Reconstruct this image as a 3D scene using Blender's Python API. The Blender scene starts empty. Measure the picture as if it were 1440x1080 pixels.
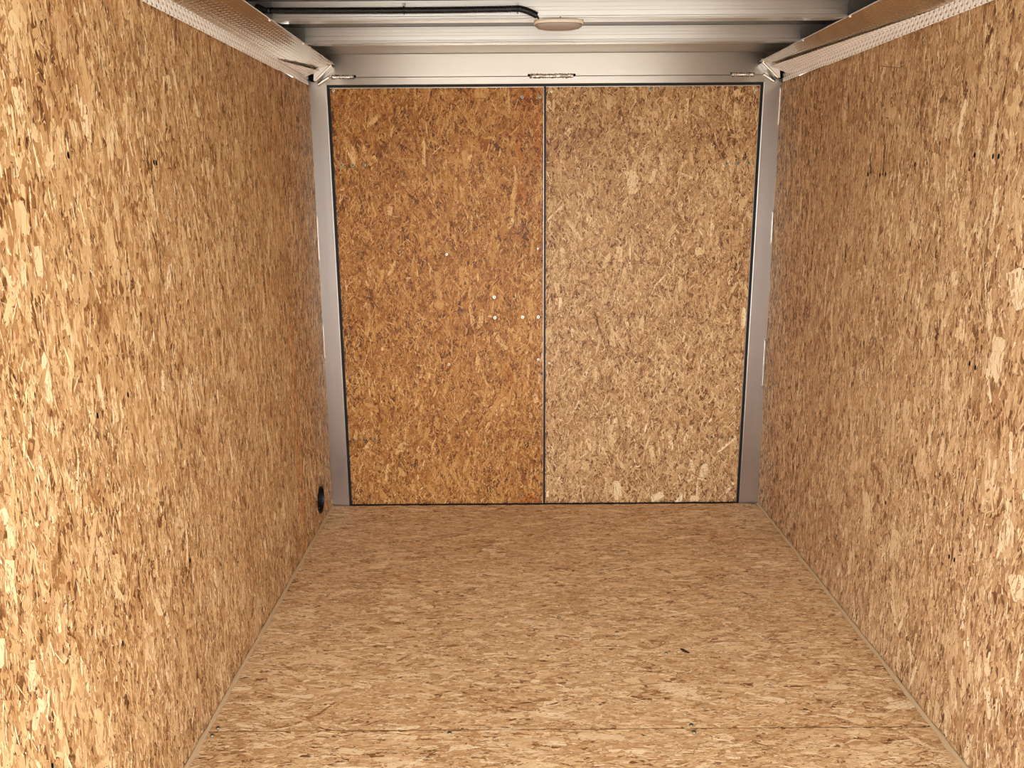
import bpy, bmesh, math
import numpy as np
from mathutils import Vector, Matrix

# ---------------------------------------------------------------- camera
S = bpy.context.scene
D = 3.68            # distance of the rear door frame
HW = 1.872          # height of the side walls
ZB, ZR = 1.946, 2.0 # underside of the roof beams, roof skin
YO = 0.72           # the open end behind the camera

cam = bpy.data.cameras.new('camera')
cam.sensor_width = 36.0
cam.lens = 1168.65 / 1440 * 36.0
cam.clip_start = 0.02
co = bpy.data.objects.new('camera', cam)
S.collection.objects.link(co)
F = Vector((9.86485698e-05, 0.973566303, -0.228404560))
RT = Vector((0.99997621, -0.00167137, -0.00669224))
UP = Vector((0.00689709, 0.22839847, 0.97354331))
m = Matrix.Identity(4)
for i in range(3):
    m[i][0], m[i][1], m[i][2] = RT[i], UP[i], -F[i]
m[0][3], m[1][3], m[2][3] = -0.15205, 0.0, 1.44565
co.matrix_world = m
S.camera = co

# ---------------------------------------------------------------- light
S.view_settings.view_transform = 'Standard'
S.view_settings.look = 'None'
S.view_settings.gamma = 1.0
S.view_settings.use_curve_mapping = False
S.view_settings.exposure = 0.58
S.cycles.use_denoising = True
S.cycles.denoising_prefilter = 'NONE'
S.cycles.max_bounces = 14
S.cycles.diffuse_bounces = 8
S.cycles.glossy_bounces = 6
S.cycles.caustics_reflective = True
S.cycles.sample_clamp_indirect = 6.0

wd = bpy.data.worlds.new('sky')
S.world = wd
wd.use_nodes = True
nt = wd.node_tree
nt.nodes.clear()
sky = nt.nodes.new('ShaderNodeTexSky')
sky.sky_type = 'NISHITA'
sky.sun_disc = False
sky.sun_elevation = math.radians(48)
sky.sun_rotation = math.radians(20)
sky.air_density = 1.0
sky.dust_density = 2.5
hsv = nt.nodes.new('ShaderNodeHueSaturation')
hsv.inputs['Saturation'].default_value = 0.18
bg = nt.nodes.new('ShaderNodeBackground')
bg.inputs['Strength'].default_value = 1.0
wo = nt.nodes.new('ShaderNodeOutputWorld')
nt.links.new(sky.outputs[0], hsv.inputs['Color'])
nt.links.new(hsv.outputs[0], bg.inputs['Color'])
nt.links.new(bg.outputs[0], wo.inputs['Surface'])

sl = bpy.data.lights.new('sun', 'SUN')
sl.energy = 2.2
sl.angle = math.radians(0.6)
sl.color = (1.0, 0.95, 0.86)
so = bpy.data.objects.new('sun', sl)
S.collection.objects.link(so)
# the sun stands high behind the closed rear doors; it lights the ground outside the open end
so.rotation_euler = Vector((0.35, -0.75, -1.0)).to_track_quat('-Z', 'Y').to_euler()

# ---------------------------------------------------------------- helpers
def link(o, parent=None, label=None, cat=None, group=None, kind=None):
    S.collection.objects.link(o)
    if parent is not None:
        o.parent = parent
    if label: o['label'] = label
    if cat: o['category'] = cat
    if group: o['group'] = group
    if kind: o['kind'] = kind
    return o

def empty(name, loc, **k):
    o = bpy.data.objects.new(name, None)
    o.empty_display_size = 0.05
    o.location = loc
    return link(o, **k)

def mesh_obj(name, bm, mat, parent=None, smooth=False, **k):
    """bm is in world coordinates; when parented it is re-based on the parent"""
    if parent is not None:
        bmesh.ops.translate(bm, verts=bm.verts, vec=-parent_loc(parent))
    me = bpy.data.meshes.new(name)
    bm.to_mesh(me); bm.free()
    if smooth:
        me.polygons.foreach_set('use_smooth', [True] * len(me.polygons))
    me.materials.append(mat)
    o = bpy.data.objects.new(name, me)
    return link(o, parent, **k)

def parent_loc(p):
    v = Vector((0, 0, 0))
    while p is not None:
        v += p.location
        p = p.parent
    return v

def box(bm, x0, x1, y0, y1, z0, z1, bev=0.0):
    r = bmesh.ops.create_cube(bm, size=1.0)
    vs = r['verts']
    for v in vs:
        v.co = Vector(((x0 + x1) / 2 + v.co.x * (x1 - x0), (y0 + y1) / 2 + v.co.y * (y1 - y0), (z0 + z1) / 2 + v.co.z * (z1 - z0)))
    if bev > 0:
        es = list({e for v in vs for e in v.link_edges})
        bmesh.ops.bevel(bm, geom=es, offset=bev, segments=2, profile=0.5, affect='EDGES')

def prism(bm, pts, axis, a0, a1, bev=0.0):
    """closed outline pts (2-D) extruded along axis x or y"""
    def P(p, a):
        return (a, p[0], p[1]) if axis == 'x' else (p[0], a, p[1])
    A = [bm.verts.new(P(p, a0)) for p in pts]
    B = [bm.verts.new(P(p, a1)) for p in pts]
    n = len(pts)
    fs = [bm.faces.new(A), bm.faces.new(B[::-1])]
    for i in range(n):
        fs.append(bm.faces.new((A[i], B[i], B[(i + 1) % n], A[(i + 1) % n])))
    bmesh.ops.recalc_face_normals(bm, faces=fs)
    if bev > 0:
        es = list({e for f in fs for e in f.edges})
        bmesh.ops.bevel(bm, geom=es, offset=bev, segments=2, profile=0.5, affect='EDGES')

def tube(bm, pts, rad, n=12, rfun=None, cap=True):
    pts = [Vector(p) for p in pts]
    rings = []
    up = Vector((0, 0, 1))
    for i, p in enumerate(pts):
        t = (pts[min(i + 1, len(pts) - 1)] - pts[max(i - 1, 0)]).normalized()
        a = t.cross(up)
        if a.length < 1e-3: a = t.cross(Vector((1, 0, 0)))
        a.normalize(); b = t.cross(a).normalized()
        r = rfun(i) if rfun else rad
        rings.append([bm.verts.new(p + r * (math.cos(2 * math.pi * k / n) * a + math.sin(2 * math.pi * k / n) * b)) for k in range(n)])
    for i in range(len(rings) - 1):
        for k in range(n):
            bm.faces.new((rings[i][k], rings[i][(k + 1) % n], rings[i + 1][(k + 1) % n], rings[i + 1][k]))
    if cap:
        bm.faces.new(rings[0][::-1]); bm.faces.new(rings[-1])

# ---------------------------------------------------------------- materials
def new_mat(name):
    mt = bpy.data.materials.new(name)
    mt.use_nodes = True
    n = mt.node_tree
    return mt, n, n.nodes['Principled BSDF']

def lin(r, g, b):
    f = lambda c: (c / 255 / 12.92) if c / 255 <= 0.04045 else ((c / 255 + 0.055) / 1.055) ** 2.4
    return (f(r), f(g), f(b), 1.0)

def osb_mat(name, ramp, rough=0.52, sat=1.0):
    mt, n, b = new_mat(name)
    at = n.nodes.new('ShaderNodeAttribute'); at.attribute_name = 'flake'
    sp = n.nodes.new('ShaderNodeSeparateColor')
    n.links.new(at.outputs['Color'], sp.inputs[0])
    fb = n.nodes.new('ShaderNodeAttribute'); fb.attribute_name = 'fib'
    mp = n.nodes.new('ShaderNodeMapping'); mp.inputs['Scale'].default_value = (14, 420, 1)
    n.links.new(fb.outputs['Vector'], mp.inputs['Vector'])
    nz = n.nodes.new('ShaderNodeTexNoise'); nz.inputs['Scale'].default_value = 1.0
    nz.inputs['Detail'].default_value = 3.0
    n.links.new(mp.outputs[0], nz.inputs['Vector'])
    # tone + fibre streaks
    ma = n.nodes.new('ShaderNodeMath'); ma.operation = 'MULTIPLY_ADD'
    n.links.new(nz.outputs['Fac'], ma.inputs[0]); ma.inputs[1].default_value = 0.22
    n.links.new(sp.outputs[0], ma.inputs[2])
    mb = n.nodes.new('ShaderNodeMath'); mb.operation = 'SUBTRACT'; mb.inputs[1].default_value = 0.11
    n.links.new(ma.outputs[0], mb.inputs[0])
    cr = n.nodes.new('ShaderNodeValToRGB')
    els = cr.color_ramp.elements
    while len(els) > 1: els.remove(els[-1])
    els[0].position = ramp[0][0]; els[0].color = lin(*ramp[0][1])
    for p, c in ramp[1:]:
        e = els.new(p); e.color = lin(*c)
    n.links.new(mb.outputs[0], cr.inputs[0])
    # warm resin stain on marked flakes
    mx = n.nodes.new('ShaderNodeMix'); mx.data_type = 'RGBA'; mx.blend_type = 'MULTIPLY'
    n.links.new(sp.outputs[1], mx.inputs[0]); n.links.new(cr.outputs[0], mx.inputs[6])
    mx.inputs[7].default_value = (1.0, 0.62, 0.28, 1)
    hs = n.nodes.new('ShaderNodeHueSaturation'); hs.inputs['Saturation'].default_value = sat
    n.links.new(mx.outputs[2], hs.inputs['Color'])
    n.links.new(hs.outputs[0], b.inputs['Base Color'])
    rr = n.nodes.new('ShaderNodeMath'); rr.operation = 'MULTIPLY_ADD'
    n.links.new(sp.outputs[2], rr.inputs[0]); rr.inputs[1].default_value = 0.2; rr.inputs[2].default_value = rough - 0.1
    n.links.new(rr.outputs[0], b.inputs['Roughness'])
    b.inputs['Specular IOR Level'].default_value = 0.4
    bp = n.nodes.new('ShaderNodeBump'); bp.inputs['Strength'].default_value = 0.25; bp.inputs['Distance'].default_value = 0.0006
    n.links.new(nz.outputs['Fac'], bp.inputs['Height'])
    n.links.new(bp.outputs[0], b.inputs['Normal'])
    return mt

RAMP_WALL = [(0.0, (36, 20, 10)), (0.18, (106, 64, 32)), (0.42, (170, 122, 74)), (0.66, (208, 166, 115)), (0.86, (234, 202, 150)), (1.0, (250, 230, 188))]
RAMP_FLOOR = [(0.0, (46, 28, 16)), (0.18, (118, 76, 42)), (0.42, (182, 136, 88)), (0.66, (214, 173, 122)), (0.86, (236, 204, 154)), (1.0, (250, 228, 186))]
RAMP_DOOR = [(0.0, (30, 14, 5)), (0.18, (94, 50, 18)), (0.42, (154, 98, 46)), (0.66, (194, 138, 76)), (0.86, (222, 176, 112)), (1.0, (242, 208, 152))]
M_LEFT = osb_mat('osb_left_wall', RAMP_WALL)
M_RIGHT = osb_mat('osb_right_wall', RAMP_WALL, sat=0.93)
M_FLOOR = osb_mat('osb_floor', RAMP_FLOOR)
M_DOOR1 = osb_mat('osb_door_warm', RAMP_DOOR, sat=1.03)
M_DOOR2 = osb_mat('osb_door_pale', RAMP_WALL, sat=1.0)

def alu_mat(name, col=(0.80, 0.78, 0.75), rough=0.3, brush=None, bstr=0.12, metal=1.0, along=None):
    mt, n, b = new_mat(name)
    b.inputs['Base Color'].default_value = (*col, 1)
    b.inputs['Metallic'].default_value = metal
    b.inputs['Roughness'].default_value = rough
    if along:
        ge = n.nodes.new('ShaderNodeNewGeometry'); cx = n.nodes.new('ShaderNodeVectorMath'); cx.operation = 'CROSS_PRODUCT'
        cx.inputs[1].default_value = along
        n.links.new(ge.outputs['Normal'], cx.inputs[0]); n.links.new(cx.outputs[0], b.inputs['Tangent'])
        b.inputs['Anisotropic'].default_value = 0.85
    if brush:
        tc = n.nodes.new('ShaderNodeTexCoord')
        mp = n.nodes.new('ShaderNodeMapping'); mp.inputs['Scale'].default_value = brush
        nz = n.nodes.new('ShaderNodeTexNoise'); nz.inputs['Scale'].default_value = 1.0; nz.inputs['Detail'].default_value = 5
        n.links.new(tc.outputs['Object'], mp.inputs[0]); n.links.new(mp.outputs[0], nz.inputs['Vector'])
        mr = n.nodes.new('ShaderNodeMapRange'); mr.inputs[3].default_value = rough - 0.07; mr.inputs[4].default_value = rough + 0.1
        n.links.new(nz.outputs['Fac'], mr.inputs[0]); n.links.new(mr.outputs[0], b.inputs['Roughness'])
        bp = n.nodes.new('ShaderNodeBump'); bp.inputs['Strength'].default_value = bstr; bp.inputs['Distance'].default_value = 0.001
        n.links.new(nz.outputs['Fac'], bp.inputs['Height']); n.links.new(bp.outputs[0], b.inputs['Normal'])
    return mt

M_BEAM = alu_mat('mill_aluminium_beam', (0.74, 0.725, 0.70), rough=0.34, brush=(0.6, 180, 180), metal=.93, along=(1, 0, 0))
M_HEAD = alu_mat('mill_aluminium_header', (0.58, 0.555, 0.52), rough=0.33, brush=(1.2, 120, 120), metal=.97, along=(1, 0, 0), bstr=.08)
M_POST = alu_mat('mill_aluminium_post', (0.60, 0.575, 0.55), rough=0.30, brush=(130, 130, 1.2), bstr=.02)
M_FLANGE = alu_mat('bright_flange', (0.88, 0.86, 0.83), rough=0.16)
M_ROOF = alu_mat('roof_skin', (0.22, 0.21, 0.20), rough=0.5)
M_PLATE = alu_mat('polished_diamond_plate', (0.70, 0.63, 0.54), rough=0.10)
M_STRIP = alu_mat('bright_tread_strip', (0.98, 0.97, 0.96), rough=0.25, metal=.1)  # near-white base stands in for daylight reflected by the tread plate
M_WELD = alu_mat('weld_metal', (0.82, 0.80, 0.76), rough=0.3, brush=(260, 260, 260), bstr=0.6)
M_SKIN = alu_mat('outer_skin', (0.6, 0.6, 0.6), rough=0.5)

def plain(name, col, rough=0.5, spec=0.5, **kw):
    mt, n, b = new_mat(name)
    b.inputs['Base Color'].default_value = lin(*col)
    b.inputs['Roughness'].default_value = rough
    b.inputs['Specular IOR Level'].default_value = spec
    for k, v in kw.items():
        b.inputs[k].default_value = v
    return mt
M_RUB = plain('black_rubber', (14, 12, 12), 0.5, 0.4)
M_LOOM = plain('black_loom', (12, 11, 12), 0.38, 0.5)
M_CREAM = plain('cream_plastic', (238, 226, 206), 0.4)
M_CAULK = plain('beige_sealant', (198, 168, 128), 0.6, 0.3)
M_SCREW = alu_mat('green_zinc_screw', (0.30, 0.35, 0.29), rough=0.35)
M_SCREWW = alu_mat('bright_zinc_screw', (0.70, 0.74, 0.66), rough=0.35)
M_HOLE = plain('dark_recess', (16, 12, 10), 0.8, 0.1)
M_CORE = plain('dark_board_edge', (62, 38, 20), 0.8, 0.2)
M_LENS, _n, _b = new_mat('frosted_lens')
_b.inputs['Base Color'].default_value = lin(196, 186, 182)
_b.inputs['Roughness'].default_value = 0.22
_b.inputs['Transmission Weight'].default_value = 0.45
_b.inputs['IOR'].default_value = 1.45
M_LED = plain('led_chip', (250, 240, 205), 0.3)
M_CONC, _n, _b = new_mat('sunlit_concrete')
_nz = _n.nodes.new('ShaderNodeTexNoise'); _nz.inputs['Scale'].default_value = 1.5; _nz.inputs['Detail'].default_value = 6
_cr = _n.nodes.new('ShaderNodeValToRGB')
_cr.color_ramp.elements[0].color = lin(168, 160, 148); _cr.color_ramp.elements[1].color = lin(206, 198, 184)
_n.links.new(_nz.outputs['Fac'], _cr.inputs[0]); _n.links.new(_cr.outputs[0], _b.inputs['Base Color'])
_b.inputs['Roughness'].default_value = 0.9

# ---------------------------------------------------------------- strand board
def soft(rng, U, V, seed):
    """cheap smooth 2-D field in 0..1"""
    r = np.random.default_rng(seed)
    f = np.zeros_like(U)
    for k in range(7):
        a = r.uniform(0, math.pi); w = r.uniform(6, 26); ph = r.uniform(0, 6.28)
        f += np.sin((U * math.cos(a) + V * math.sin(a)) * w + ph)
    return 1 / (1 + np.exp(-1.1 * f))

def flake_set(rng, n, rect, L, Wd, ang, sd, zr, tone, nv, seed, mask=0.0, tilt=0.00018):
    u0, u1, v0, v1 = rect
    U = rng.uniform(u0, u1, n); V = rng.uniform(v0, v1, n)
    fld = soft(rng, U, V, seed)
    if mask:
        keep = rng.uniform(0, 1, n) < (1 - mask) + mask * fld
        U, V, fld = U[keep], V[keep], fld[keep]; n = len(U)
    l = np.exp(rng.uniform(math.log(L[0]), math.log(L[1]), n)) / 2
    w = np.exp(rng.uniform(math.log(Wd[0]), math.log(Wd[1]), n)) / 2
    w = np.minimum(w, l * 0.8)
    th = rng.normal(ang, sd, n)
    t = rng.normal(tone[0], tone[1], n) + (fld - 0.5) * tone[2]
    return build_polys(rng, U, V, l, w, th, rng.uniform(zr[0], zr[1], n), np.clip(t, 0.02, 1), nv, tilt)

def build_polys(rng, U, V, l, w, th, z, t, nv, tilt, stain=None):
    n = len(U)
    if nv == 14:
        bx = np.array([-1, -.93, -.98, -.7, -.2, .35, .8, 1, .86, 1.02, .74, .2, -.3, -.8]); by = np.array([.05, -.45, -.8, -1, -.92, -1, -.85, -.4, 0, .5, .95, .9, 1, .88])
        jit = 0.11
    elif nv == 8:
        bx = np.array([-1, -.86, -.2, .75, 1, .8, .1, -.8]); by = np.array([-.1, -.85, -1, -.9, .1, .9, 1, .85])
        jit = 0.20
    elif nv == 6:
        bx = np.array([-1, -.7, .72, 1, .68, -.75]); by = np.array([0, -1, -1, 0, 1, 1]); jit = 0.28
    else:
        bx = np.array([-1, .3, 1, -.2]); by = np.array([-.2, -1, .2, 1]); jit = 0.35
    X = (bx[None] + rng.uniform(-jit, jit, (n, nv))) * l[:, None]
    Y = (by[None] + rng.uniform(-jit, jit, (n, nv)) * 1.3) * w[:, None]
    c, s = np.cos(th)[:, None], np.sin(th)[:, None]
    P = np.empty((n, nv, 3), np.float32)
    P[..., 0] = U[:, None] + X * c - Y * s
    P[..., 1] = V[:, None] + X * s + Y * c
    P[..., 2] = z[:, None] + rng.normal(0, tilt, n)[:, None] * X / l[:, None] + rng.normal(0, tilt, n)[:, None] * Y / w[:, None]
    fib = np.empty((n, nv, 3), np.float32)
    off = rng.uniform(0, 90, (n, 2))
    fib[..., 0] = X + off[:, :1]; fib[..., 1] = Y + off[:, 1:] * 0.1; fib[..., 2] = 0
    col = np.ones((n, 4), np.float32)
    col[:, 0] = t; col[:, 1] = 0 if stain is None else stain; col[:, 2] = rng.uniform(0, 1, n)
    return P, fib, col

def board(name, org, eu, ev, W, H, mat, ang, seed, dens=1.0, thick=0.012, sd=0.3, tone=0.0, size=1.0, fine=1.0, big=1.0, dark=1.0,
          holes=(), extra=(), stains=(), parent=None, dark_edge=None, **k):
    """strand board: a slab with overlapping wood strands lying on its face.
    org + u*eu + v*ev is the face, its normal eu x ev points into the room"""
    rng = np.random.default_rng(seed)
    org = np.array(org, float); eu = np.array(eu, float); ev = np.array(ev, float)
    nn = np.cross(eu, ev); nn /= np.linalg.norm(nn)
    A = W * H * dens
    R = (0, W, 0, H)
    sets = []
    T = 0.62 + tone
    sets.append(flake_set(rng, int(A * 4000), R, (.02 * size, .07 * size), (.007 * size, .02 * size), ang, sd * 1.6, (0, .0002), (T - .07, .14, .1), 6, seed + 1))
    sets.append(flake_set(rng, int(A * 420 * big), R, (.05 * size, .13 * size), (.010 * size, .028 * size), ang, sd * .8, (.0001, .0005), (T + .14, .12, .05), 8, seed + 2, .4))
    sets.append(flake_set(rng, int(A * 5600), R, (.014 * size, .06 * size), (.0025 * size, .009 * size), ang, sd, (.0001, .0006), (T + .03, .16, .10), 6, seed + 3))
    sets.append(flake_set(rng, int(A * 27000 * fine), R, (.005, .024), (.0010, .0042), ang, sd * 1.8, (.0003, .0007), (T + .0, .22, -.06), 4, seed + 4, .8))
    sets.append(flake_set(rng, int(A * 11000 * fine * dark), R, (.006, .028), (.0006, .0022), ang, sd * 1.4, (.0004, .00075), (.24, .10, 0), 4, seed + 5, .8))  # dark slivers stand in for the shadow lines between strands
    sets.append(flake_set(rng, int(A * 1500), R, (.010, .05), (.0012, .003), ang, sd, (.0005, .0008), (T + .26, .08, 0), 6, seed + 7, .3))
    sets.append(flake_set(rng, int(A * 320), R, (.004, .012), (.0018, .0045), ang, sd * 2, (.0006, .0008), (.06, .04, 0), 4, seed + 6))
    if len(extra):
        e = np.array(extra, float)   # u, v, length, width, angle, tone
        sets.append(build_polys(rng, e[:, 0], e[:, 1], e[:, 2] / 2, e[:, 3] / 2, e[:, 4], np.full(len(e), .00052), e[:, 5], 14, 6e-5))
    Ps, Fs, Cs, tot = [], [], [], []
    for P, fi, c in sets:
        P[..., 0] = np.clip(P[..., 0], 0, W); P[..., 1] = np.clip(P[..., 1], 0, H)
        P[..., 2] = np.clip(P[..., 2], .00004, .0011)
        for (hu, hv, hr) in holes:
            keep = ((P[..., 0].mean(1) - hu) ** 2 + (P[..., 1].mean(1) - hv) ** 2) > (hr * 1.12) ** 2
            P, fi, c = P[keep], fi[keep], c[keep]
            du = P[..., 0] - hu; dv = P[..., 1] - hv; d = np.sqrt(du ** 2 + dv ** 2)
            f = np.where(d < hr, hr / np.maximum(d, 1e-4), 1.0)
            P[..., 0] = hu + du * f; P[..., 1] = hv + dv * f
        mu, mv = P[..., 0].mean(1), P[..., 1].mean(1)
        for (su, sv, ru, rv, a) in stains:
            g = np.exp(-((mu - su) / ru) ** 2 - ((mv - sv) / rv) ** 2)
            c[:, 1] = np.clip(np.maximum(c[:, 1], a * g * (0.6 + 0.8 * rng.uniform(0, 1, len(g)))), 0, 1)
        Ps.append(P.reshape(-1, 3)); Fs.append(fi.reshape(-1, 3)); Cs.append(c); tot.append(np.full(len(P), P.shape[1]))
    # the slab behind the strands (with holes left open as polygons)
    bm = bmesh.new()
    if holes:
        hu, hv, hr = holes[0]
        n = 32
        ring = [bm.verts.new((hu + hr * math.cos(2 * math.pi * i / n), hv + hr * math.sin(2 * math.pi * i / n), 0)) for i in range(n)]
        out = []
        for i in range(n):
            a = 2 * math.pi * i / n; ca, sa = math.cos(a), math.sin(a)
            ts = []
            if ca > 1e-9: ts.append((W - hu) / ca)
            if ca < -1e-9: ts.append(-hu / ca)
            if sa > 1e-9: ts.append((H - hv) / sa)
            if sa < -1e-9: ts.append(-hv / sa)
            t = min(ts)
            out.append(bm.verts.new((hu + t * ca, hv + t * sa, 0)))
        for i in range(n):
            j = (i + 1) % n
            bm.faces.new((ring[i], ring[j], out[j], out[i]))
        back = [bm.verts.new((v.co.x, v.co.y, -thick)) for v in ring]
        for i in range(n):
            j = (i + 1) % n
            bm.faces.new((ring[i], ring[j], back[j], back[i]))
        for cu, cv in ((0, 0), (W, 0), (W, H), (0, H)):
            c = bm.verts.new((cu, cv, 0))
            near = sorted(range(n), key=lambda i: (out[i].co - c.co).length)
            # the ray pair that straddles this corner
            aa = math.atan2(cv - hv, cu - hu) % (2 * math.pi)
            i = int(aa / (2 * math.pi) * n) % n
            bm.faces.new((out[i], out[(i + 1) % n], c))
    else:
        q = [bm.verts.new(p) for p in ((0, 0, 0), (W, 0, 0), (W, H, 0), (0, H, 0))]
        bm.faces.new(q)
    a = [bm.verts.new(p) for p in ((0, 0, 0), (W, 0, 0), (W, H, 0), (0, H, 0))]
    b2 = [bm.verts.new(p) for p in ((0, 0, -thick), (W, 0, -thick), (W, H, -thick), (0, H, -thick))]
    for i in range(4):
        bm.faces.new((a[i], a[(i + 1) % 4], b2[(i + 1) % 4], b2[i]))
    if not holes:
        bm.faces.new(b2[::-1])
    bm.verts.index_update()
    bv = np.array([v.co[:] for v in bm.verts], np.float32)
    bl = [[v.index for v in f.verts] for f in bm.faces]
    bm.free()
    V = np.concatenate([bv] + Ps)
    nb = len(bv)
    loops = np.concatenate([np.concatenate([np.array(x) for x in bl]), np.arange(nb, len(V))]).astype(np.int32)
    tots = np.concatenate([np.array([len(x) for x in bl])] + tot).astype(np.int32)
    starts = np.concatenate([[0], np.cumsum(tots)[:-1]]).astype(np.int32)
    base = parent_loc(parent) if parent is not None else Vector((0, 0, 0))
    o3 = org - np.array(base[:])
    Wv = (o3[None] + V[:, :1] * eu[None] + V[:, 1:2] * ev[None] + V[:, 2:3] * nn[None]).astype(np.float32)
    me = bpy.data.meshes.new(name)
    me.vertices.add(len(V)); me.vertices.foreach_set('co', Wv.ravel())
    me.loops.add(len(loops)); me.loops.foreach_set('vertex_index', loops)
    me.polygons.add(len(tots)); me.polygons.foreach_set('loop_start', starts); me.polygons.foreach_set('loop_total', tots)
    me.update(calc_edges=True)
    at = me.attributes.new('flake', 'FLOAT_COLOR', 'FACE')
    bc = np.tile(np.array([[.22, 0, .5, 1]], np.float32), (len(bl), 1))
    at.data.foreach_set('color', np.concatenate([bc] + Cs).ravel())
    fb = me.attributes.new('fib', 'FLOAT_VECTOR', 'POINT')
    fb.data.foreach_set('vector', np.concatenate([np.concatenate([bv[:, :2], np.zeros((nb, 1))], 1).astype(np.float32)] + Fs).ravel())
    me.materials.append(mat)
    o = bpy.data.objects.new(name, me)
    return link(o, parent, **k)

HP = math.pi / 2

# large or dark single strands: along, up (or x, y), length, width, angle, tone
STR_LEFT = [(1.494,1.598,0.051,0.0216,-1.3,0.95),(1.824,1.564,0.112,0.035,-1.79,0.9),(1.516,1.728,0.036,0.0311,-0.72,0.9),(1.536,1.548,0.035,0.021,-1.17,0.88),(1.574,1.511,0.036,0.0296,-1.6,0.9),(1.676,1.566,0.034,0.0268,-1.39,0.92),(1.668,1.732,0.083,0.0381,-1.79,0.72),(1.495,1.326,0.058,0.0242,-1.68,0.93),(1.398,1.268,0.105,0.0214,-2.23,0.88),(1.399,1.304,0.053,0.0126,-1.07,0.9),(1.444,1.312,0.044,0.0165,-1.72,0.9),(1.774,1.325,0.127,0.0416,-1.47,0.8),(1.464,1.402,0.058,0.0288,-1.43,0.88),(1.672,1.402,0.095,0.037,-1.75,0.7),(1.676,1.338,0.07,0.0152,-1.81,0.85),(1.57,1.506,0.037,0.0258,-1.74,0.9),(1.421,1.379,0.106,0.0176,-1.69,0.45),(1.372,1.069,0.076,0.0171,-1.09,0.5),(1.392,1.007,0.042,0.0201,-2.07,0.3),(1.656,1.046,0.077,0.0162,-1.49,0.95),(1.526,0.896,0.101,0.0084,-1.9,0.95),(1.581,0.85,0.067,0.0204,-0.9,0.4),(1.295,0.923,0.03,0.018,-1.28,0.97),(1.303,0.885,0.045,0.0184,-1.71,0.93),(1.846,0.783,0.112,0.0326,-1.64,0.75),(1.414,1.084,0.108,0.0077,-1.86,0.92),(1.638,0.665,0.061,0.0329,-1.66,0.85),(1.284,0.818,0.059,0.0265,-1.82,0.93),(1.304,0.621,0.058,0.0234,-1.81,0.93),(1.489,0.37,0.106,0.0349,-1.61,0.85),(1.612,0.359,0.048,0.0136,-1.28,0.12),(1.628,0.617,0.084,0.0103,-1.01,0.9),(1.296,0.536,0.034,0.0227,-1.95,0.93),(1.234,0.706,0.054,0.0162,-1.85,0.95),(2.668,1.534,0.115,0.061,-1.31,0.8),(2.391,1.504,0.058,0.0249,-1.29,0.85),(2.165,1.296,0.129,0.0412,-1.43,0.8),(2.437,1.359,0.089,0.0195,-1.41,0.9),(2.34,1.152,0.094,0.024,-1.5,0.88),(2.924,1.25,0.104,0.0267,-1.91,0.8)]
STR_RIGHT = [(1.971,1.632,0.067,0.0421,-1.01,0.8),(1.872,1.218,0.1,0.0542,-2.06,0.97),(1.921,1.049,0.111,0.0557,-1.51,0.93),(2.21,1.171,0.05,0.056,-1.55,0.82),(2.144,1.214,0.036,0.0298,-1.77,0.95),(2.276,1.07,0.062,0.0255,-1.86,0.82),(2.124,0.934,0.046,0.0313,-1.71,0.9),(1.826,0.869,0.057,0.0125,-1.74,0.97),(1.974,1.152,0.095,0.0134,-1.79,0.93),(2.342,0.812,0.062,0.0234,-1.64,0.85),(2.404,0.745,0.139,0.0202,-1.68,0.8),(2.529,0.422,0.121,0.0602,-1.83,0.88),(2.314,0.398,0.087,0.0672,-1.62,0.85),(1.8,0.629,0.063,0.0187,-2.02,0.9),(1.896,0.57,0.061,0.0161,-1.52,0.9),(1.732,0.556,0.061,0.0674,-2.15,0.95),(1.878,0.776,0.083,0.015,-1.48,0.93),(1.813,0.821,0.041,0.0153,-1.94,0.97),(1.938,0.602,0.043,0.0175,-1.09,0.97),(2.487,0.564,0.089,0.0408,-2.79,0.3),(1.985,0.632,0.097,0.007,-1.71,0.1),(2.236,0.637,0.085,0.0137,-2.16,0.2),(2.838,1.116,0.098,0.0634,-1.32,0.78),(2.861,1.224,0.068,0.0197,-1.51,0.12),(1.781,0.22,0.075,0.0201,-1.83,0.97),(1.744,0.226,0.059,0.0187,-1.79,0.95),(2.17,0.128,0.064,0.0197,-2.06,0.93),(1.808,0.308,0.046,0.0245,-1.92,0.93),(2.588,1.654,0.048,0.0422,-1.68,0.8),(2.723,1.516,0.075,0.0134,-1.85,0.08),(2.627,1.522,0.092,0.0131,-1.62,0.12),(2.604,1.788,0.231,0.0022,-2.97,0.2)]
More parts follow.
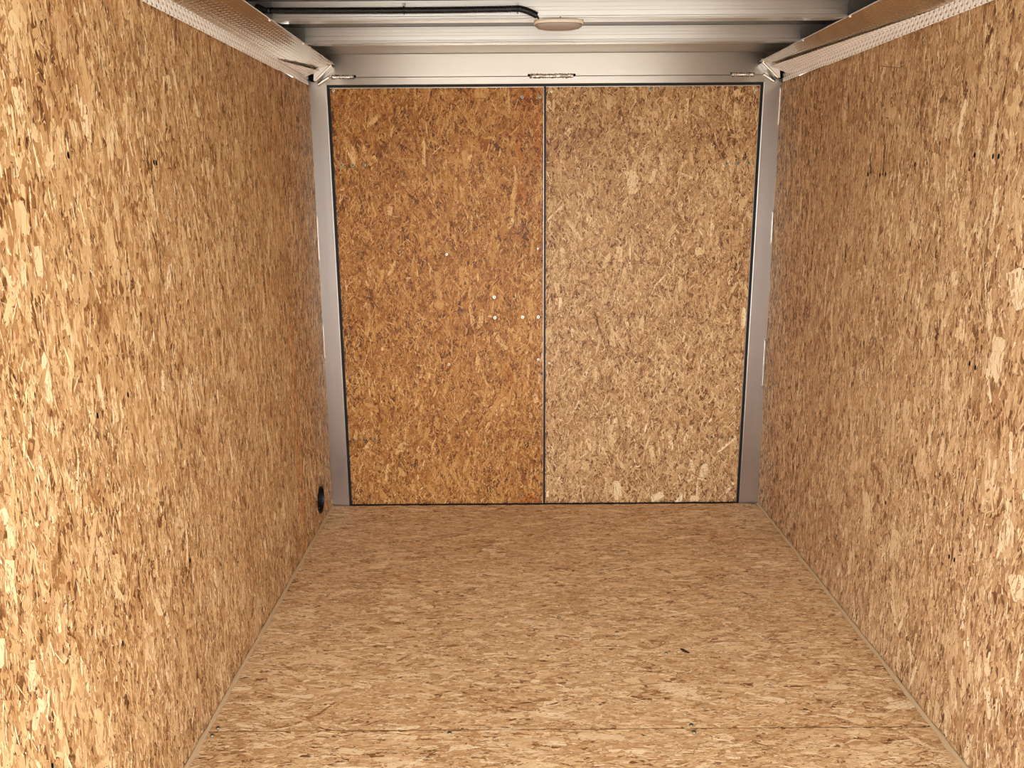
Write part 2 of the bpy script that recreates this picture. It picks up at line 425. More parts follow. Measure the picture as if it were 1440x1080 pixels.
STR_FLOOR = [(0.88,2.127,0.1,0.0114,-0.08,0.9),(0.796,1.995,0.048,0.0287,-0.94,0.85),(0.924,1.95,0.098,0.0135,-0.97,0.93),(0.336,2.194,0.113,0.0563,-0.14,0.95),(0.349,2.16,0.071,0.04,-0.28,0.95),(-0.251,2.136,0.058,0.0171,-0.59,0.4),(-0.146,2.128,0.13,0.0263,-0.2,0.5),(-0.008,1.954,0.07,0.0159,-1.34,0.5),(0.007,2.092,0.11,0.0138,0.35,0.9),(0.316,2.454,0.061,0.0192,-0.24,0.45),(-0.263,1.988,0.053,0.0242,-0.52,0.5),(0.078,1.971,0.129,0.0299,-0.08,0.88),(0.238,2.22,0.056,0.0065,-1.28,0.25),(0.27,2.029,0.121,0.0201,-0.07,0.55),(0.185,2.12,0.051,0.0057,0.52,0.2),(-0.11,2.05,0.026,0.0096,-2.77,0.2),(-0.789,2.026,0.053,0.008,0.3,0.3),(-0.735,2.058,0.081,0.0112,0.67,0.35),(-0.688,2.108,0.066,0.0073,1.0,0.3),(-0.746,1.872,0.039,0.0128,0.54,0.3),(-0.588,1.92,0.077,0.0247,-0.12,0.92),(-0.952,1.936,0.054,0.0194,0.1,0.4),(-0.429,2.816,0.029,0.0102,0.63,0.15),(-0.866,2.876,0.048,0.0058,-0.88,0.25),(-0.426,3.096,0.038,0.0102,-1.17,0.25),(-0.654,3.125,0.109,0.0293,-0.09,0.75),(0.454,2.952,0.11,0.0148,-0.79,0.3),(0.707,2.772,0.074,0.0171,-0.79,0.35),(0.722,2.444,0.066,0.0154,-1.14,0.4),(0.314,2.446,0.053,0.0192,-0.47,0.4),(0.234,2.22,0.057,0.006,-1.23,0.3),(0.184,2.12,0.061,0.0057,0.54,0.3),(0.756,2.956,0.043,0.0138,-0.17,0.2),(0.678,2.2,0.07,0.0077,-0.01,0.15)]
STR_DOOR1 = [(-0.269,1.84,0.063,0.0495,-0.02,0.85),(-0.344,1.566,0.078,0.03,-1.42,0.8),(-0.422,1.47,0.071,0.0331,-1.87,0.72),(-0.144,1.373,0.107,0.0232,-1.64,0.82),(-0.212,1.766,0.1,0.0091,-0.22,0.7),(-0.362,1.418,0.088,0.0134,-1.37,0.85),(-0.09,1.284,0.073,0.0083,-1.06,0.15),(-0.414,1.277,0.071,0.0089,-1.69,0.2),(-0.128,1.56,0.061,0.032,-0.05,0.68),(-0.26,1.626,0.062,0.047,-1.37,0.42),(-0.476,1.028,0.129,0.0277,-1.5,0.75),(-0.473,0.942,0.041,0.0351,-0.34,0.8),(-0.374,1.064,0.079,0.0209,-1.56,0.8),(-0.065,0.926,0.109,0.0278,-1.42,0.8),(-0.048,1.074,0.089,0.0174,0.63,0.75),(-0.284,0.812,0.059,0.007,0.63,0.2),(-0.437,0.834,0.079,0.0209,-1.52,0.72),(-0.798,0.249,0.092,0.0113,-0.5,0.8),(-0.461,0.138,0.113,0.0149,-1.35,0.75),(-0.766,0.044,0.059,0.0267,-1.3,0.75),(-0.831,1.814,0.085,0.0125,-1.88,0.8),(-0.59,1.612,0.08,0.0098,-0.45,0.2),(-0.606,1.57,0.106,0.0099,-0.06,0.75)]
STR_DOOR2 = [(0.372,1.467,0.11,0.0496,-1.43,0.9),(0.408,1.706,0.071,0.025,-1.23,0.8),(0.458,1.744,0.033,0.0316,-1.15,0.82),(0.804,1.83,0.028,0.028,-1.06,0.88),(0.844,1.416,0.063,0.007,-0.87,0.2),(0.659,1.76,0.041,0.0258,-1.28,0.85),(0.341,0.061,0.102,0.0398,-1.45,0.9),(0.524,0.026,0.069,0.035,0.44,0.95),(0.742,0.153,0.072,0.0336,-1.82,0.92),(0.189,0.183,0.045,0.0294,-1.34,0.75),(0.704,0.018,0.046,0.0275,-0.02,0.88),(0.494,0.25,0.067,0.0222,-1.43,0.85),(0.677,1.172,0.04,0.0341,0.0,0.88),(0.324,1.159,0.072,0.0276,-1.45,0.88),(0.234,0.856,0.107,0.0104,-1.27,0.2)]

def local(lst, u0, u1, sgn=1):
    """strands whose middle falls on the sheet u0..u1, in the sheet's own frame"""
    out = []
    for (a, b, L, w, th, t) in lst:
        if u0 < a < u1:
            out.append((a - u0 if sgn > 0 else u1 - a, b, L, w, th if sgn > 0 else math.pi - th, t))
    return out

# ================================================================ THE SHELL
# ---- floor: two sheets laid across, strands running from side to side
YS = 2.005
floor = empty('floor', (0, 0, 0), kind='structure', cat='floor',
              label='bare strand board floor running back to the double doors')
board('floor_panel', (-1, YS + .0012, 0), (1, 0, 0), (0, 1, 0), 2.0, D - .006 - YS - .0012, M_FLOOR, 0.0, 11, sd=.24, dark=.5, tone=.075, size=1.1, dens=1.0, parent=floor,
      extra=[(x + 1, y - YS - .0012, L, w, a, t) for x, y, L, w, a, t in STR_FLOOR if y > YS])
board('floor_panel', (-1, YO, 0), (1, 0, 0), (0, 1, 0), 2.0, YS - YO - .0012, M_FLOOR, 0.0, 12, sd=.24, dark=.5, tone=.075, size=1.1, dens=.9, parent=floor,
      extra=[(x + 1, y - YO, L, w, a, t) for x, y, L, w, a, t in STR_FLOOR if y <= YS])
bm = bmesh.new(); box(bm, -1.05, 1.05, YO, D + .08, -.06, -.0125)
mesh_obj('subfloor', bm, M_CORE, floor)

# ---- side walls, three sheets each, strands running upright
YW = [YO, 2.015, 3.175, D]
LEANL, LEANR = 0.007 / HW, -0.013 / HW
wl = empty('wall_left', (-1, 0, 0), kind='structure', cat='wall', label='strand board wall on the left, with the round black hole low at its far end')
wr = empty('wall_right', (1, 0, 0), kind='structure', cat='wall', label='paler strand board wall on the right of the trailer')
HOLE = (3.455, 0.117, 0.060)
for i in range(3):
    y0, y1 = YW[i] + .0006, YW[i + 1] - .0006
    dn = (.8, 1.0, 1.0)[i]
    tn = (0, 0, .045)[i]
    sz = (1.1, 1.0, .7)[i]
    dk, fn = (.8, .8, .3)[i], (1, 1, .6)[i]
    st = [(1.13, .3, .04, .9, .45)] if i == 1 else []   # resin-darkened edge of the middle sheet
    # left wall: normal +x -> eu = +z? (eu x ev = +x): eu = +y, ev = +z
    hl = [(HOLE[0] - y0, HOLE[1], HOLE[2])] if i == 2 else []
    board('wall_panel', (-1, y0, 0), (0, 1, 0), (LEANL, 0, 1), y1 - y0, HW, M_LEFT, HP, 21 + i, dens=dn, tone=tn, size=sz, sd=.26, dark=dk, fine=fn, stains=st, holes=hl, extra=local(STR_LEFT, y0, y1), parent=wl)
    board('wall_panel', (1, y1, 0), (0, -1, 0), (LEANR, 0, 1), y1 - y0, HW, M_RIGHT, HP, 31 + i, dens=dn, tone=tn, size=sz, sd=.26, dark=dk, fine=fn, extra=local(STR_RIGHT, y0, y1, -1), parent=wr)
bm = bmesh.new(); box(bm, -1.10, -1.075, YO, D + .08, -.1, 2.06); mesh_obj('outer_skin', bm, M_SKIN, wl)
bm = bmesh.new(); box(bm, 1.075, 1.10, YO, D + .08, -.1, 2.06); mesh_obj('outer_skin', bm, M_SKIN, wr)

# ---- roof skin
bm = bmesh.new(); box(bm, -1.075, 1.075, YO, D + .08, ZR, ZR + .03)
mesh_obj('ceiling', bm, M_ROOF, kind='structure', cat='ceiling', label='dull grey metal roof skin above the beams')

# ---- ground outside the open end
bm = bmesh.new(); box(bm, -40, 40, -60, 30, -.75, -.55)
mesh_obj('ground', bm, M_CONC, kind='structure', cat='ground', label='pale concrete yard outside the trailer')

# ================================================================ ROOF BEAMS
def beam(y, label):
    t = empty('roof_beam', (0, y, ZB), label=label, cat='roof beam', group='aluminium roof beams')
    bm = bmesh.new()
    h = ZR - ZB - .001
    P = [(0, .0012), (.0012, 0), (.0035, 0), (.0035, .005), (.010, .005), (.010, .002), (.064, .0062), (.065, .0075), (.065, h), (.003, h), (.003, h - .006), (.0, h - .007), (0, .034), (.0016, .033), (.0016, .024), (0, .023), (0, .009), (-.002, .007), (-.002, .003)]
    prism(bm, [(y + a, ZB + b) for a, b in P], 'x', -.868, .868)
    mesh_obj('beam_profile', bm, M_BEAM, t)
    for s_ in (-1, 1):
        bm = bmesh.new(); box(bm, min(s_ * .8685, s_ * .99), max(s_ * .8685, s_ * .99), y, y + .063, ZB + .008, ZR - .001)
        mesh_obj('beam_end', bm, M_BEAM, t)
    bm = bmesh.new(); box(bm, -.866, .866, y - .0035, y + .0030, ZB - .0014, ZB + .0004)
    mesh_obj('bottom_lip', bm, M_BEAM, t)
    bm = bmesh.new(); prism(bm, [(y + .011, ZB), (y + .098, ZB + .0075), (y + .098, ZB + .0087), (y + .011, ZB + .0012)], 'x', -.866, .866)
    mesh_obj('bottom_flange', bm, M_FLANGE, t)
    return t
beam(3.108, 'ribbed aluminium roof beam between the door header and the beam carrying the dome light')
beam(2.695, 'aluminium roof beam carrying the black conduit and the oval dome light')
for k in range(1, 5):
    beam(2.695 - .41 * k, 'aluminium roof beam overhead, nearer the open end than the one with the dome light')

# ================================================================ REAR DOOR FRAME
XL, XR, XS = -0.9207, 0.9127, -0.0046
ZD = 1.8752
fr = empty('door_frame', (0, D, 0), cat='door frame', label='welded aluminium frame of posts and header around the two strand board doors')
for s, xa, xb in ((-1, -1.06, XL), (1, XR, 1.06)):
    bm = bmesh.new(); box(bm, xa, xb, D, D + .05, -.03, ZR - .0005, .003)
    mesh_obj('post', bm, M_POST, fr)
bm = bmesh.new(); box(bm, XL - .004, XR + .004, D - .001, D + .05, 1.9056, ZR - .0045, .0012); mesh_obj('header', bm, M_HEAD, fr)
bm = bmesh.new(); box(bm, -.99, .99, 3.212, D + .02, ZR - .0030, ZR - .0005); mesh_obj('header_flashing', bm, M_HEAD, fr)
bm = bmesh.new(); box(bm, XL - .004, XR + .004, D - .001, D + .05, ZD, 1.9038, .0012); mesh_obj('header_lip', bm, M_HEAD, fr)
bm = bmesh.new(); box(bm, XL, XR, D - .004, D + .05, -.06, -.006, .0); box(bm, XL, XR, D + .021, D + .05, -.006, .02)
mesh_obj('sill', bm, M_RUB, fr)
# rubber seal running round the opening, set back from the frame
bm = bmesh.new()
box(bm, XL - .001, XL + .012, D + .004, D + .03, -.006, ZD)
box(bm, XR - .012, XR + .001, D + .004, D + .03, -.006, ZD)
box(bm, XL + .012, XR - .012, D + .004, D + .03, ZD - .011, ZD + .001)
mesh_obj('rubber_seal', bm, M_RUB, fr)

def weld(x0, x1, z, w=.0062, parent=fr, seed=1):
    """a bumpy weld bead with its dark outline"""
    r = np.random.default_rng(seed)
    n = max(8, int((x1 - x0) / .0016))
    ph = 0.0; A = []
    for i in range(n + 1):
        ph += r.uniform(.3, 1.1)
        A.append(w * ((.55 if i in (0, n) else .78) + .34 * abs(math.sin(ph)) + r.normal(0, .10)))
    for name, mat, grow, y, flat in (('bead_outline', M_OUTLINE, .0028, D - .0006, .12), ('weld_bead', M_WELD, 0, D - .0012, .55)):
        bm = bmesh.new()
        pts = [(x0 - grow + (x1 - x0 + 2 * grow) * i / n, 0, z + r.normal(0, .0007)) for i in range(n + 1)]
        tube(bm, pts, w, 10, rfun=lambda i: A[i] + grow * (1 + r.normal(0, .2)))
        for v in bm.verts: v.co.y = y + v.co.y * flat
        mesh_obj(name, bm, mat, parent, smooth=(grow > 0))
M_OUTLINE = plain('weld_outline', (74, 60, 46), .7, .2)  # dark brown band around the weld beads
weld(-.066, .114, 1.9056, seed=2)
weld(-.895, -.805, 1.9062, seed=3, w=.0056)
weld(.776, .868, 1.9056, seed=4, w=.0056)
for x, z in ((-.0725, 1.9085), (.1185, 1.9085), (-.800, 1.9085)):
    bm = bmesh.new()
    bmesh.ops.create_uvsphere(bm, u_segments=12, v_segments=8, radius=.0058)
    for v in bm.verts: v.co = Vector((x + v.co.x * .9, D - .001 + v.co.y * .25, z + v.co.z))
    mesh_obj('weld_crater', bm, M_HOLE, fr, smooth=True)
# blobs of sealant and torn board fibre where the walls meet the posts
r_ = np.random.default_rng(5)
def bead(pts, w, name, mat, parent, seed=0, k=.35):
    r = np.random.default_rng(seed); bm = bmesh.new()
    pp = []
    for (a, b) in zip(pts[:-1], pts[1:]):
        a, b = Vector(a), Vector(b); n = max(2, int((b - a).length / .012))
        pp += [a.lerp(b, i / n) for i in range(n)]
    pp.append(Vector(pts[-1]))
    rr = [w * (1 + r.normal(0, k * .4)) for _ in pp]
    tube(bm, pp, w, 8, rfun=lambda i: max(w * .4, rr[i]))
    return mesh_obj(name, bm, mat, parent, smooth=True)
bead([(.984, D - .002, 1.86), (.985, D - .002, 1.70)], .004, 'sealant', M_WELD, fr, 1)
bead([(.985, D - .002, 1.35), (.986, D - .002, 1.20)], .004, 'sealant', M_WELD, fr, 2)
bead([(.986, D - .002, .78), (.988, D - .002, .56)], .004, 'sealant', M_WELD, fr, 3)
bead([(-.993, D - .002, 1.34), (-.995, D - .002, 1.14)], .003, 'sealant', M_WELD, fr, 4)
bead([(-.995, D - .002, .86), (-.996, D - .002, .70)], .003, 'sealant', M_WELD, fr, 5)

# ================================================================ DOORS
def screw(x, z, parent, y=D + .004, rad=.0068, mat=None, axis='y'):
    bm = bmesh.new()
    n = 16
    prof = [(0, .0010), (.40, .0010), (.42, -.0014), (.60, -.0014), (.86, -.0012), (1.0, .0014), (1.0, .0026)]
    rings = []
    for (f, d) in prof:
        rings.append([bm.verts.new((x + f * rad * math.cos(2 * math.pi * k / n), y + d, z + f * rad * math.sin(2 * math.pi * k / n))) for k in range(n)] if f > 0 else [bm.verts.new((x, y + d, z))])
    for k in range(n):
        bm.faces.new((rings[0][0], rings[1][k], rings[1][(k + 1) % n]))
    for a, b in zip(rings[1:-1], rings[2:]):
        for k in range(n):
            bm.faces.new((a[k], b[k], b[(k + 1) % n], a[(k + 1) % n]))
    bmesh.ops.recalc_face_normals(bm, faces=bm.faces[:])
    if axis != 'y':
        c = Vector((x, y, z))
        if axis == 'z': R = Matrix.Rotation(-HP, 3, 'X')
        elif axis == '+x': R = Matrix.Rotation(HP, 3, 'Z')
        else: R = Matrix.Rotation(-HP, 3, 'Z')
        for v in bm.verts: v.co = c + R @ (v.co - c)
    for f in bm.faces:
        c = sum((v.co for v in f.verts), Vector()) / len(f.verts)
        if (c - Vector((x, y, z))).length < rad * .40: f.material_index = 1
    o = mesh_obj('screw', bm, mat or M_SCREW, parent, smooth=False)
    o.data.materials.append(M_HOLE)
    return o

YD = D + .006
def door(n, x0, x1, mat, seed, label, tone, stains=(), extra=()):
    d = empty('door_%d' % n, (x0, YD, 0), kind='structure', cat='door', label=label)
    board('door_panel', (x0 + .0005, YD, .004), (1, 0, 0), (0, 0, 1), x1 - x0 - .0017, ZD - .0175, mat, HP, seed, dens=1.1, sd=.5, tone=tone, size=.88, fine=.9, big=.8, dark=.8, stains=stains, extra=[(x - x0, z, L, w, a, t) for x, z, L, w, a, t in extra], parent=d)
    bm = bmesh.new()
    for a, b in (((x1 - .0012, x1),) if n == 1 else ((x1 - .0012, x1 + .0006),)):
        box(bm, a, b, YD - .0022, YD + .02, .004, ZD - .012)
    box(bm, x0, x1, YD - .0022, YD + .02, ZD - .0136, ZD - .0112)
    mesh_obj('edge_trim', bm, M_POST, d)
    return d
d1 = door(1, XL + .0115, XS - .0045, M_DOOR1, 41, 'left rear door panel of warm brown strand board with bright screws near its middle', -.04,
          stains=[(.83, 1.82, .022, .07, .7), (.875, 1.70, .012, .12, .6), (.84, .03, .05, .02, .8), (.74, .60, .02, .05, .55), (.80, 1.42, .02, .03, .8), (.80, 1.60, .008, .1, .5), (.4, .9, .3, .5, .08)], extra=STR_DOOR1)
d2 = door(2, XS + .0045, XR - .0125, M_DOOR2, 42, 'right rear door panel of paler strand board, screw rows only along its hinge side', -.05, extra=STR_DOOR2)
bm = bmesh.new(); box(bm, XS - .006, XS + .006, YD + .004, YD + .02, -.006, ZD - .011); mesh_obj('meeting_seal', bm, M_RUB, fr)
for x, z in ((-.876, 1.551), (-.827, 1.550), (-.779, 1.550), (-.886, .321), (-.837, .321), (-.787, .325), (-.101, 1.823), (-.027, 1.823), (-.112, .043), (-.035, .043)):
    screw(x, z, d1)
for x, z, r in ((-.435, 1.168, .006), (-.228, .978, .0075), (-.226, .886, .0075), (-.102, .888, .0075), (-.032, .888, .0075), (-.032, .694, .006), (-.437, .674, .006), (-.895, 1.853, .006), (-.034, 1.19, .0045)):
    screw(x, z, d1, mat=M_SCREWW, rad=r)
for x, z in ((.775, 1.546), (.823, 1.545), (.869, 1.548), (.770, .323), (.819, .322), (.865, .322), (.439, 1.851)):
    screw(x, z, d2)
for x, z in ((.018, .677), (.885, 1.845), (.024, 1.845)):
    screw(x, z, d2, mat=M_SCREWW, rad=.005)

# ================================================================ CORNER COVES
def tread(a, b, p=.026, hh=.0016, fat=1.0):
    """height of a tread-plate pattern at arrays a (along), b (across) in metres"""
    h = np.zeros_like(a)
    q = p / 2
    for dx, dy, sg in ((0, 0, 1), (q, q, 1), (q, 0, -1), (0, q, -1)):
        u = (a - dx + q) % p - q; v = (b - dy + q) % p - q
        c = math.sqrt(.5)
        s = (u * c + v * c * sg); t = (-u * c * sg + v * c) if sg > 0 else (u * c + v * c * -sg) 
        s = u * c + sg * v * c; t = -u * sg * c + v * c
        e = 1 - (s / (p * .36 * (.5 + .5 * fat))) ** 2 - (t / (p * .13 * fat)) ** 2
        h = np.maximum(h, np.sqrt(np.clip(e, 0, 1)))
    return h * hh

def sheet(name, side, prof, y0, y1, mat, parent, step=.0015, p=.026, hh=.0016, taper=False, lug=None):
    """tread-plate sheet with cross-section prof [(inset, z)] running along y; inset is measured in from the wall"""
    P = np.array(prof, float)
    seg = np.r_[0, np.cumsum(np.hypot(*np.diff(P, axis=0).T))]
    nb = int(seg[-1] / step) + 2; na = int((y1 - y0) / step) + 2
    b = np.linspace(0, seg[-1], nb)
    X = np.interp(b, seg, P[:, 0]); Z = np.interp(b, seg, P[:, 1])
    tx, tz = np.gradient(X), np.gradient(Z)
    l = np.hypot(tx, tz); nx, nz = tz / l, -tx / l      # points into the room
    a = np.linspace(y0, y1, na)
    A, B = np.meshgrid(a, b, indexing='ij')
    if taper:      # a wedge that widens towards the far end
        B = B * (.03 + .97 * (A - y0) / (y1 - y0))
    h = tread(A, B, p, hh, 1.5 if lug else 1.0)
    XX, ZZ = np.interp(B, b, X), np.interp(B, b, Z)
    x = side * (1 - (XX + nx.mean() * h)); z = ZZ + nz.mean() * h
    V = np.stack([x, A, z], -1).reshape(-1, 3)
    i = np.arange(na - 1)[:, None] * nb + np.arange(nb - 1)[None]
    q = np.stack([i, i + nb, i + nb + 1, i + 1], -1).reshape(-1, 4)
    if side > 0: q = q[:, ::-1]
    base = np.array(parent_loc(parent)[:])
    me = bpy.data.meshes.new(name)
    me.vertices.add(len(V)); me.vertices.foreach_set('co', (V - base).astype(np.float32).ravel())
    me.loops.add(q.size); me.loops.foreach_set('vertex_index', q.ravel().astype(np.int32))
    me.polygons.add(len(q)); me.polygons.foreach_set('loop_start', np.arange(len(q), dtype=np.int32) * 4); me.polygons.foreach_set('loop_total', np.full(len(q), 4, np.int32))
    me.update(calc_edges=True)
    me.polygons.foreach_set('use_smooth', np.ones(len(q), bool))
    me.materials.append(mat)
    if lug:        # raised lugs painted with the white of reflected daylight, ground between them polished
        me.materials.append(lug)
        hf = np.maximum(h[:-1, :-1], h[1:, 1:]).ravel()
        me.polygons.foreach_set('material_index', (hf > hh * .15).astype(np.int32))
    return link(bpy.data.objects.new(name, me), parent)

def arc(x0, z0, x1, z1, n=14, bulge=.35):
    """concave cove section, bulging towards the corner"""
    pts = []
    for i in range(n + 1):
        t = i / n
        x = x0 + (x1 - x0) * t; z = z0 + (z1 - z0) * t
        nx, nz = -(z1 - z0), (x1 - x0)
        k = bulge * math.sin(math.pi * t) * .5
        pts.append((x + nx * k, z + nz * k))
    return pts

for side, word in ((-1, 'left'), (1, 'right')):
    off = .007 if side < 0 else .013
    t = empty('corner_cove', (side * .99, D, HW), cat='corner cove', group='polished corner coves',
              label='polished tread plate cove along the top of the %s wall' % word)
    sheet('cove_panel', side, arc(off + .004, 1.903, .130, ZB + .0005, bulge=.10), YO + .1, D - .075, M_PLATE, t, hh=.00035)
    bm = bmesh.new()
    tube(bm, [(side * (1 - .131), YO + .1, ZB), (side * (1 - .131), D - .075, ZB)], .0018, 8)
    mesh_obj('cove_lip', bm, M_STRIP, t, smooth=True)
    for k, y in enumerate((3.108 - .01, 2.695 - .01)):
        bm = bmesh.new(); bmesh.ops.create_uvsphere(bm, u_segments=10, v_segments=6, radius=.0042)
        for v in bm.verts: v.co = Vector((side * (1 - .127) + v.co.x, y + v.co.y, ZB - .001 + v.co.z))
        mesh_obj('rivet', bm, M_STRIP, t, smooth=True)
    ys = 3.19 if side < 0 else 3.16
    sheet('edge_strip', side, [(off + .002, HW - .003), (off + .0045, HW + .001), (off + .0045, 1.905)], YO + .1, ys, M_PLATE, t, p=.026, hh=.0022, lug=M_STRIP)
    sheet('end_strip', side, [(off + .001, HW + .001), (off + .0035, HW + .003), (off + .0035, 1.905)], ys + .004, D - .03, M_PLATE, t, p=.026, hh=.0018, lug=M_STRIP)

# ---- cast gussets where cove, post and header meet
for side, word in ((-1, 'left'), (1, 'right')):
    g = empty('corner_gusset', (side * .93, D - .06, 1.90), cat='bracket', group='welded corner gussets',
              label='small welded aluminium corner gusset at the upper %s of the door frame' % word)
    # blade shaped plate
    pts = [(.124, 1.958), (.119, 1.940), (.050, 1.880), (.042, 1.884), (.046, 1.925), (.066, 1.950), (.086, 1.960)]
    bm = bmesh.new(); prism(bm, [(side * (1 - a), b) for a, b in pts], 'y', D - .074, D - .067, .0012)
    mesh_obj('gusset_plate', bm, M_STRIP, g)
    bm = bmesh.new(); prism(bm, [(side * (1 - a), b) for a, b in [(.112, 1.945), (.055, 1.892), (.052, 1.915), (.075, 1.94)]], 'y', D - .0665, D - .003, .001)
    mesh_obj('gusset_web', bm, M_POST, g)
    bm = bmesh.new()
    r = np.random.default_rng(7)
    pp = [(side * (1 - .120), D - .075, 1.945), (side * (1 - .085), D - .075, 1.913), (side * (1 - .050), D - .075, 1.882)]
    PP = [Vector(pp[0]).lerp(Vector(pp[2]), i / 24) for i in range(25)]
    tube(bm, PP, .004, 8, rfun=lambda i: .0035 + .0016 * abs(math.sin(i * 1.3)))
    mesh_obj('weld_bead', bm, M_WELD, g, smooth=True)
    bm = bmesh.new()
    PP = [Vector((side * (1 - .045), D - .0095, 1.876)).lerp(Vector((side * (1 - .095), D - .0095, 1.906)), i / 18) for i in range(19)]
    tube(bm, PP, .006, 8, rfun=lambda i: .006 + .002 * abs(math.sin(i * 1.7)))
    mesh_obj('weld_bead', bm, M_WELD, g, smooth=True)
    # added wedge, stands in for the white reflection band along the cove
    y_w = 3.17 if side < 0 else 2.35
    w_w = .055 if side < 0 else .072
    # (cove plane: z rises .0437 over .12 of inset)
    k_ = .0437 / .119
    sheet('reflection_wedge', side, [(.016, 1.9022), (.016 + w_w, 1.9022 + w_w * k_)], y_w, D - .08, M_PLATE, g, step=.0014, p=.026, hh=.0020, taper=True, lug=M_STRIP)
    # folded tread-plate tail of the cove
    sheet('tread_flange', side, [(.012, 1.900), (.045, 1.915), (.085, 1.940), (.128, 1.950)], D - .11, D - .076, M_PLATE, g, step=.0012, p=.016, hh=.0016, lug=M_STRIP)
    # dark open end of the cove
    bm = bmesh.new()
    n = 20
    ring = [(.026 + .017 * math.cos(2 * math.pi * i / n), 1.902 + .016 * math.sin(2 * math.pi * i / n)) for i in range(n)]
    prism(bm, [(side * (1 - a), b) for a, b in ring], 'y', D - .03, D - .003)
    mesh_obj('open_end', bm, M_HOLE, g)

# ================================================================ DOME LIGHT
dl = empty('dome_light', (0, 2.725, ZB), cat='light', label='small oval dome light with a cream rim and greyish lens under the roof beam')
def lathe_oval(prof, cx, cy, ax, ay, n=48):
    bm = bmesh.new(); rings = []
    for f, z in prof:
        rings.append([bm.verts.new((cx + (ax - .02 + .02 * 1) * f * math.copysign(abs(math.cos(2 * math.pi * k / n)) ** .75, math.cos(2 * math.pi * k / n)),
                                    cy + ay * f * math.copysign(abs(math.sin(2 * math.pi * k / n)) ** .75, math.sin(2 * math.pi * k / n)), z)) for k in range(n)])
    for a, b in zip(rings[:-1], rings[1:]):
        for k in range(n):
            bm.faces.new((a[k], a[(k + 1) % n], b[(k + 1) % n], b[k]))
    bm.faces.new(rings[-1]); bm.faces.new(rings[0][::-1])
    bmesh.ops.recalc_face_normals(bm, faces=bm.faces[:])
    return bm
DX, DY = -.0015, 2.728
lb = mesh_obj('lamp_base', lathe_oval([(1, ZB - .0012), (1, ZB - .009), (.97, ZB - .0115), (.90, ZB - .012)], DX, DY, .076, .045), M_CREAM, dl, smooth=True)
mesh_obj('lamp_lens', lathe_oval([(.955, ZB - .0115), (.95, ZB - .016), (.85, ZB - .0215), (.6, ZB - .0255), (.3, ZB - .027), (.05, ZB - .0275)], DX, DY, .076, .045), M_LENS, dl, smooth=True)
for k in range(7):
    bm = bmesh.new(); x = DX - .048 + k * .016; box(bm, x - .0035, x + .0035, DY - .012, DY - .005, ZB - .0145, ZB - .0121)
    mesh_obj('led_chip', bm, M_LED, lb)
bm = bmesh.new(); box(bm, DX + .002, DX + .005, 2.688, 2.6915, ZB + .0015, ZB + .0045); mesh_obj('locating_tab', bm, M_HOLE, dl)

# ================================================================ CONDUIT
cd = empty('cable_conduit', (-.4, 2.685, 1.97), cat='conduit', label='black corrugated cable conduit strapped along the face of the roof beam')
bm = bmesh.new()
ctrl = [(-.912, 2.70, 1.984), (-.900, 2.690, 1.978), (-.885, 2.6815, 1.9715), (-.86, 2.6815, 1.9705), (-.7, 2.6815, 1.9695), (-.46, 2.6815, 1.9690), (-.3, 2.6815, 1.9695), (-.16, 2.6815, 1.971), (-.128, 2.6815, 1.9715), (-.115, 2.6815, 1.970), (-.095, 2.682, 1.964), (-.069, 2.681, 1.9525)]
cv = [Vector(c) for c in ctrl]
pts = []
for i in range(len(cv) - 1):
    p0, p1, p2, p3 = cv[max(i - 1, 0)], cv[i], cv[i + 1], cv[min(i + 2, len(cv) - 1)]
    n = max(2, int((p2 - p1).length / .0011))
    for k in range(n):
        t = k / n
        pts.append(0.5 * ((2 * p1) + (p2 - p0) * t + (2 * p0 - 5 * p1 + 4 * p2 - p3) * t * t + (3 * p1 - p0 - 3 * p2 + p3) * t ** 3))
pts.append(cv[-1])
tube(bm, pts, .0075, 12, rfun=lambda i: .0100 if (i % 4) < 2 else .0088)
mesh_obj('corrugated_sleeve', bm, M_LOOM, cd)
bm = bmesh.new()
for dx in (-.001, .0015):
    tube(bm, [(-.0695 + dx, 2.681, 1.953), (-.067 + dx, 2.684, 1.949), (-.064 + dx, 2.69, 1.9435)], .0014, 8)
mesh_obj('wire', bm, M_LOOM, cd, smooth=True)
for x in (-.468, -.127):
    bm = bmesh.new()
    tube(bm, [(x, 2.6815 + (.0112) * math.sin(a), 1.9698 + .0112 * math.cos(a)) for a in np.linspace(0, 2 * math.pi, 20)], .0016, 6)
    ct = mesh_obj('cable_tie', bm, M_LOOM, cd, smooth=True)
    bm = bmesh.new(); box(bm, x - .0045, x + .0035, 2.681, 2.694, 1.980, 1.9885, .001)
    mesh_obj('clip', bm, M_SCREWW, ct)

# ================================================================ HOLE LINER IN THE LEFT WALL
hu, hv, hr = HOLE
vt = empty('wall_vent_cup', (-1, hu, hv), cat='vent', label='round black opening low in the left wall beside the door post')
bm = bmesh.new(); n = 32
prof = [(-.999 + .0026, hr * 1.0), (-.999 + .0026, hr * .93), (-1.004, hr * .90), (-1.055, hr * .86), (-1.055, .001)]
rings = [[bm.verts.new((x + hv * LEANL, hu + r * math.cos(2 * math.pi * k / n), hv + r * math.sin(2 * math.pi * k / n))) for k in range(n)] for x, r in prof]
for a, b in zip(rings[:-1], rings[1:]):
    for k in range(n): bm.faces.new((a[k], a[(k + 1) % n], b[(k + 1) % n], b[k]))
bmesh.ops.recalc_face_normals(bm, faces=bm.faces[:])
mesh_obj('cup', bm, M_RUB, vt, smooth=False)
bm = bmesh.new(); bmesh.ops.create_uvsphere(bm, u_segments=12, v_segments=8, radius=.0035)
for v in bm.verts: v.co = Vector((-1.0 + v.co.x, hu - .045 + v.co.y, hv - .022 + v.co.z))
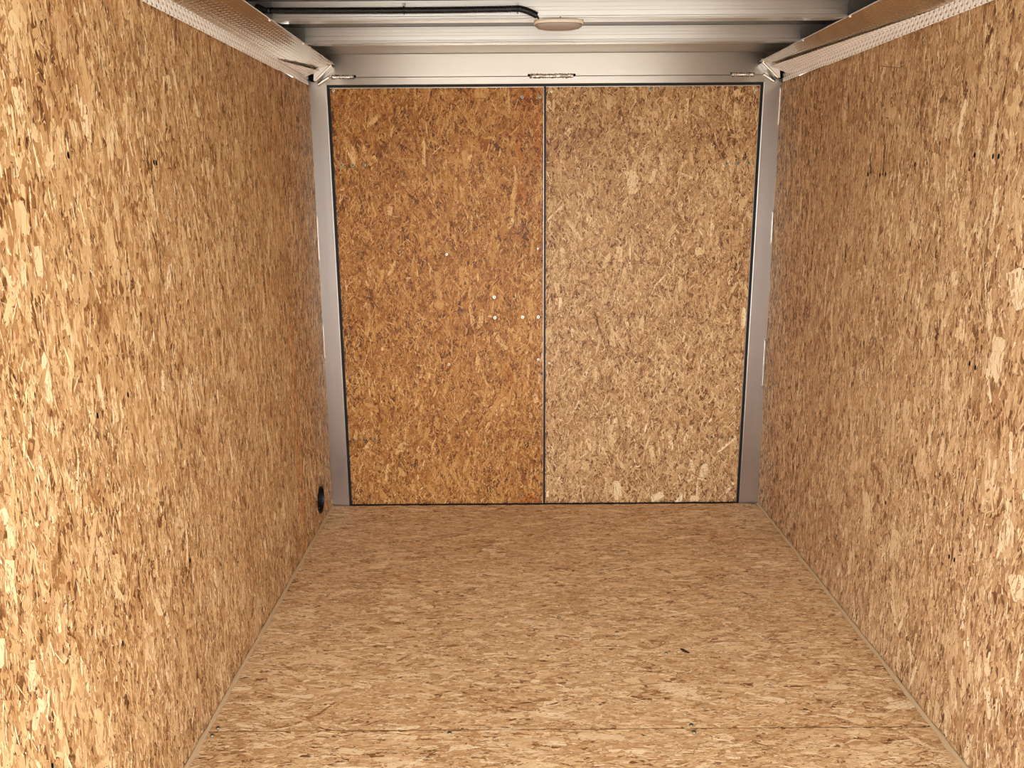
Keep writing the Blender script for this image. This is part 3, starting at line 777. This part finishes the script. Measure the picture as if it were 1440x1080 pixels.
mesh_obj('rivet', bm, M_SCREWW, vt, smooth=True)

# ================================================================ WALL AND FLOOR FASTENERS
def dent(x, y, z, axis, parent, a=.003, b=.007, name='screw_hole'):
    """dark countersunk hole: a shallow cone, wider edge flush with the strands"""
    bm = bmesh.new(); n = 12
    def P(r, d, k):
        c, s = math.cos(2 * math.pi * k / n), math.sin(2 * math.pi * k / n)
        if axis == 'z': return (x + b * r * c, y + a * r * s, .0028 - d)
        return (x + (-axis) * (.0028 - d) * -1 * -1, y + a * r * c, z + b * r * s)
    A = [bm.verts.new(P(1, 0, k)) for k in range(n)]
    B = [bm.verts.new(P(.75, .0012, k)) for k in range(n)]
    for k in range(n): bm.faces.new((A[k], A[(k + 1) % n], B[(k + 1) % n], B[k]))
    bm.faces.new(B)
    bmesh.ops.recalc_face_normals(bm, faces=bm.faces[:])
    return mesh_obj(name, bm, M_HOLE, parent)

for y, z in ((2.028, 1.512), (2.042, 1.512), (1.638, 1.514), (1.630, 1.003), (1.770, 1.012), (1.62, .496), (1.32, .425), (2.009, .507)):
    dent(-1 + z * LEANL, y, z, -1, wl)
for y, z in ((2.111, 1.519), (2.031, 1.513), (2.007, 1.512), (2.73, 1.484), (2.641, 1.480), (2.602, 1.482), (2.418, 1.506), (2.029, 1.014), (2.002, 1.009), (2.021, .497), (1.996, .500), (2.402, .499)):
    dent(1 + z * LEANR, y, z, 1, wr)
for x, y in ((-.971, 2.020), (-.976, 1.988), (-.329, 1.992), (.337, 2.019), (.338, 1.988), (.334, 2.384)):
    screw(x, y * 0 + .0026, floor, y=y, rad=.006, axis='z')

sp_ = bmesh.new()
vs = [(.383, 2.410, .003), (.392, 2.402, .006), (.409, 2.383, .004), (.404, 2.381, .003), (.391, 2.388, .003), (.386, 2.399, .003)]
A = [sp_.verts.new(p) for p in vs]; B = [sp_.verts.new((p[0], p[1], p[2] - .0015)) for p in vs]
sp_.faces.new(A); sp_.faces.new(B[::-1])
for i in range(6): sp_.faces.new((A[i], B[i], B[(i + 1) % 6], A[(i + 1) % 6]))
bmesh.ops.recalc_face_normals(sp_, faces=sp_.faces[:])
mesh_obj('wood_splinter', sp_, plain('dark_splinter', (46, 22, 14), .5), cat='splinter', label='tiny dark pointed chip lying on the floor right of its middle')

# ---- sealant along the foot of both walls
for nme, side, word in (('trim_1', -1, 'left'), ('trim_2', 1, 'right')):
    bm = bmesh.new()
    n = 60; r = np.random.default_rng(9)
    wv = .0085 + r.normal(0, .0016, n + 1); hv2 = .010 + r.normal(0, .0018, n + 1)
    P0 = []; P1 = []; P2 = []; P3 = []
    for i in range(n + 1):
        y = YO + .1 + (D - .01 - YO - .1) * i / n
        P0.append(bm.verts.new((side * .9995, y, .0))); P1.append(bm.verts.new((side * (1 - wv[i] * 1.25), y, .0015)))
        P2.append(bm.verts.new((side * (1 - wv[i] * .42), y, .0055))); P3.append(bm.verts.new((side * (1 - .0022), y, hv2[i] * 1.15)))
    for i in range(n):
        for a, b in ((P1, P2), (P2, P3), (P3, P0)):
            bm.faces.new((a[i], a[i + 1], b[i + 1], b[i]))
    bmesh.ops.recalc_face_normals(bm, faces=bm.faces[:])
    mesh_obj(nme, bm, M_CAULK, smooth=True, kind='structure', cat='sealant bead', label='beige sealant bead where the floor meets the %s wall' % word)
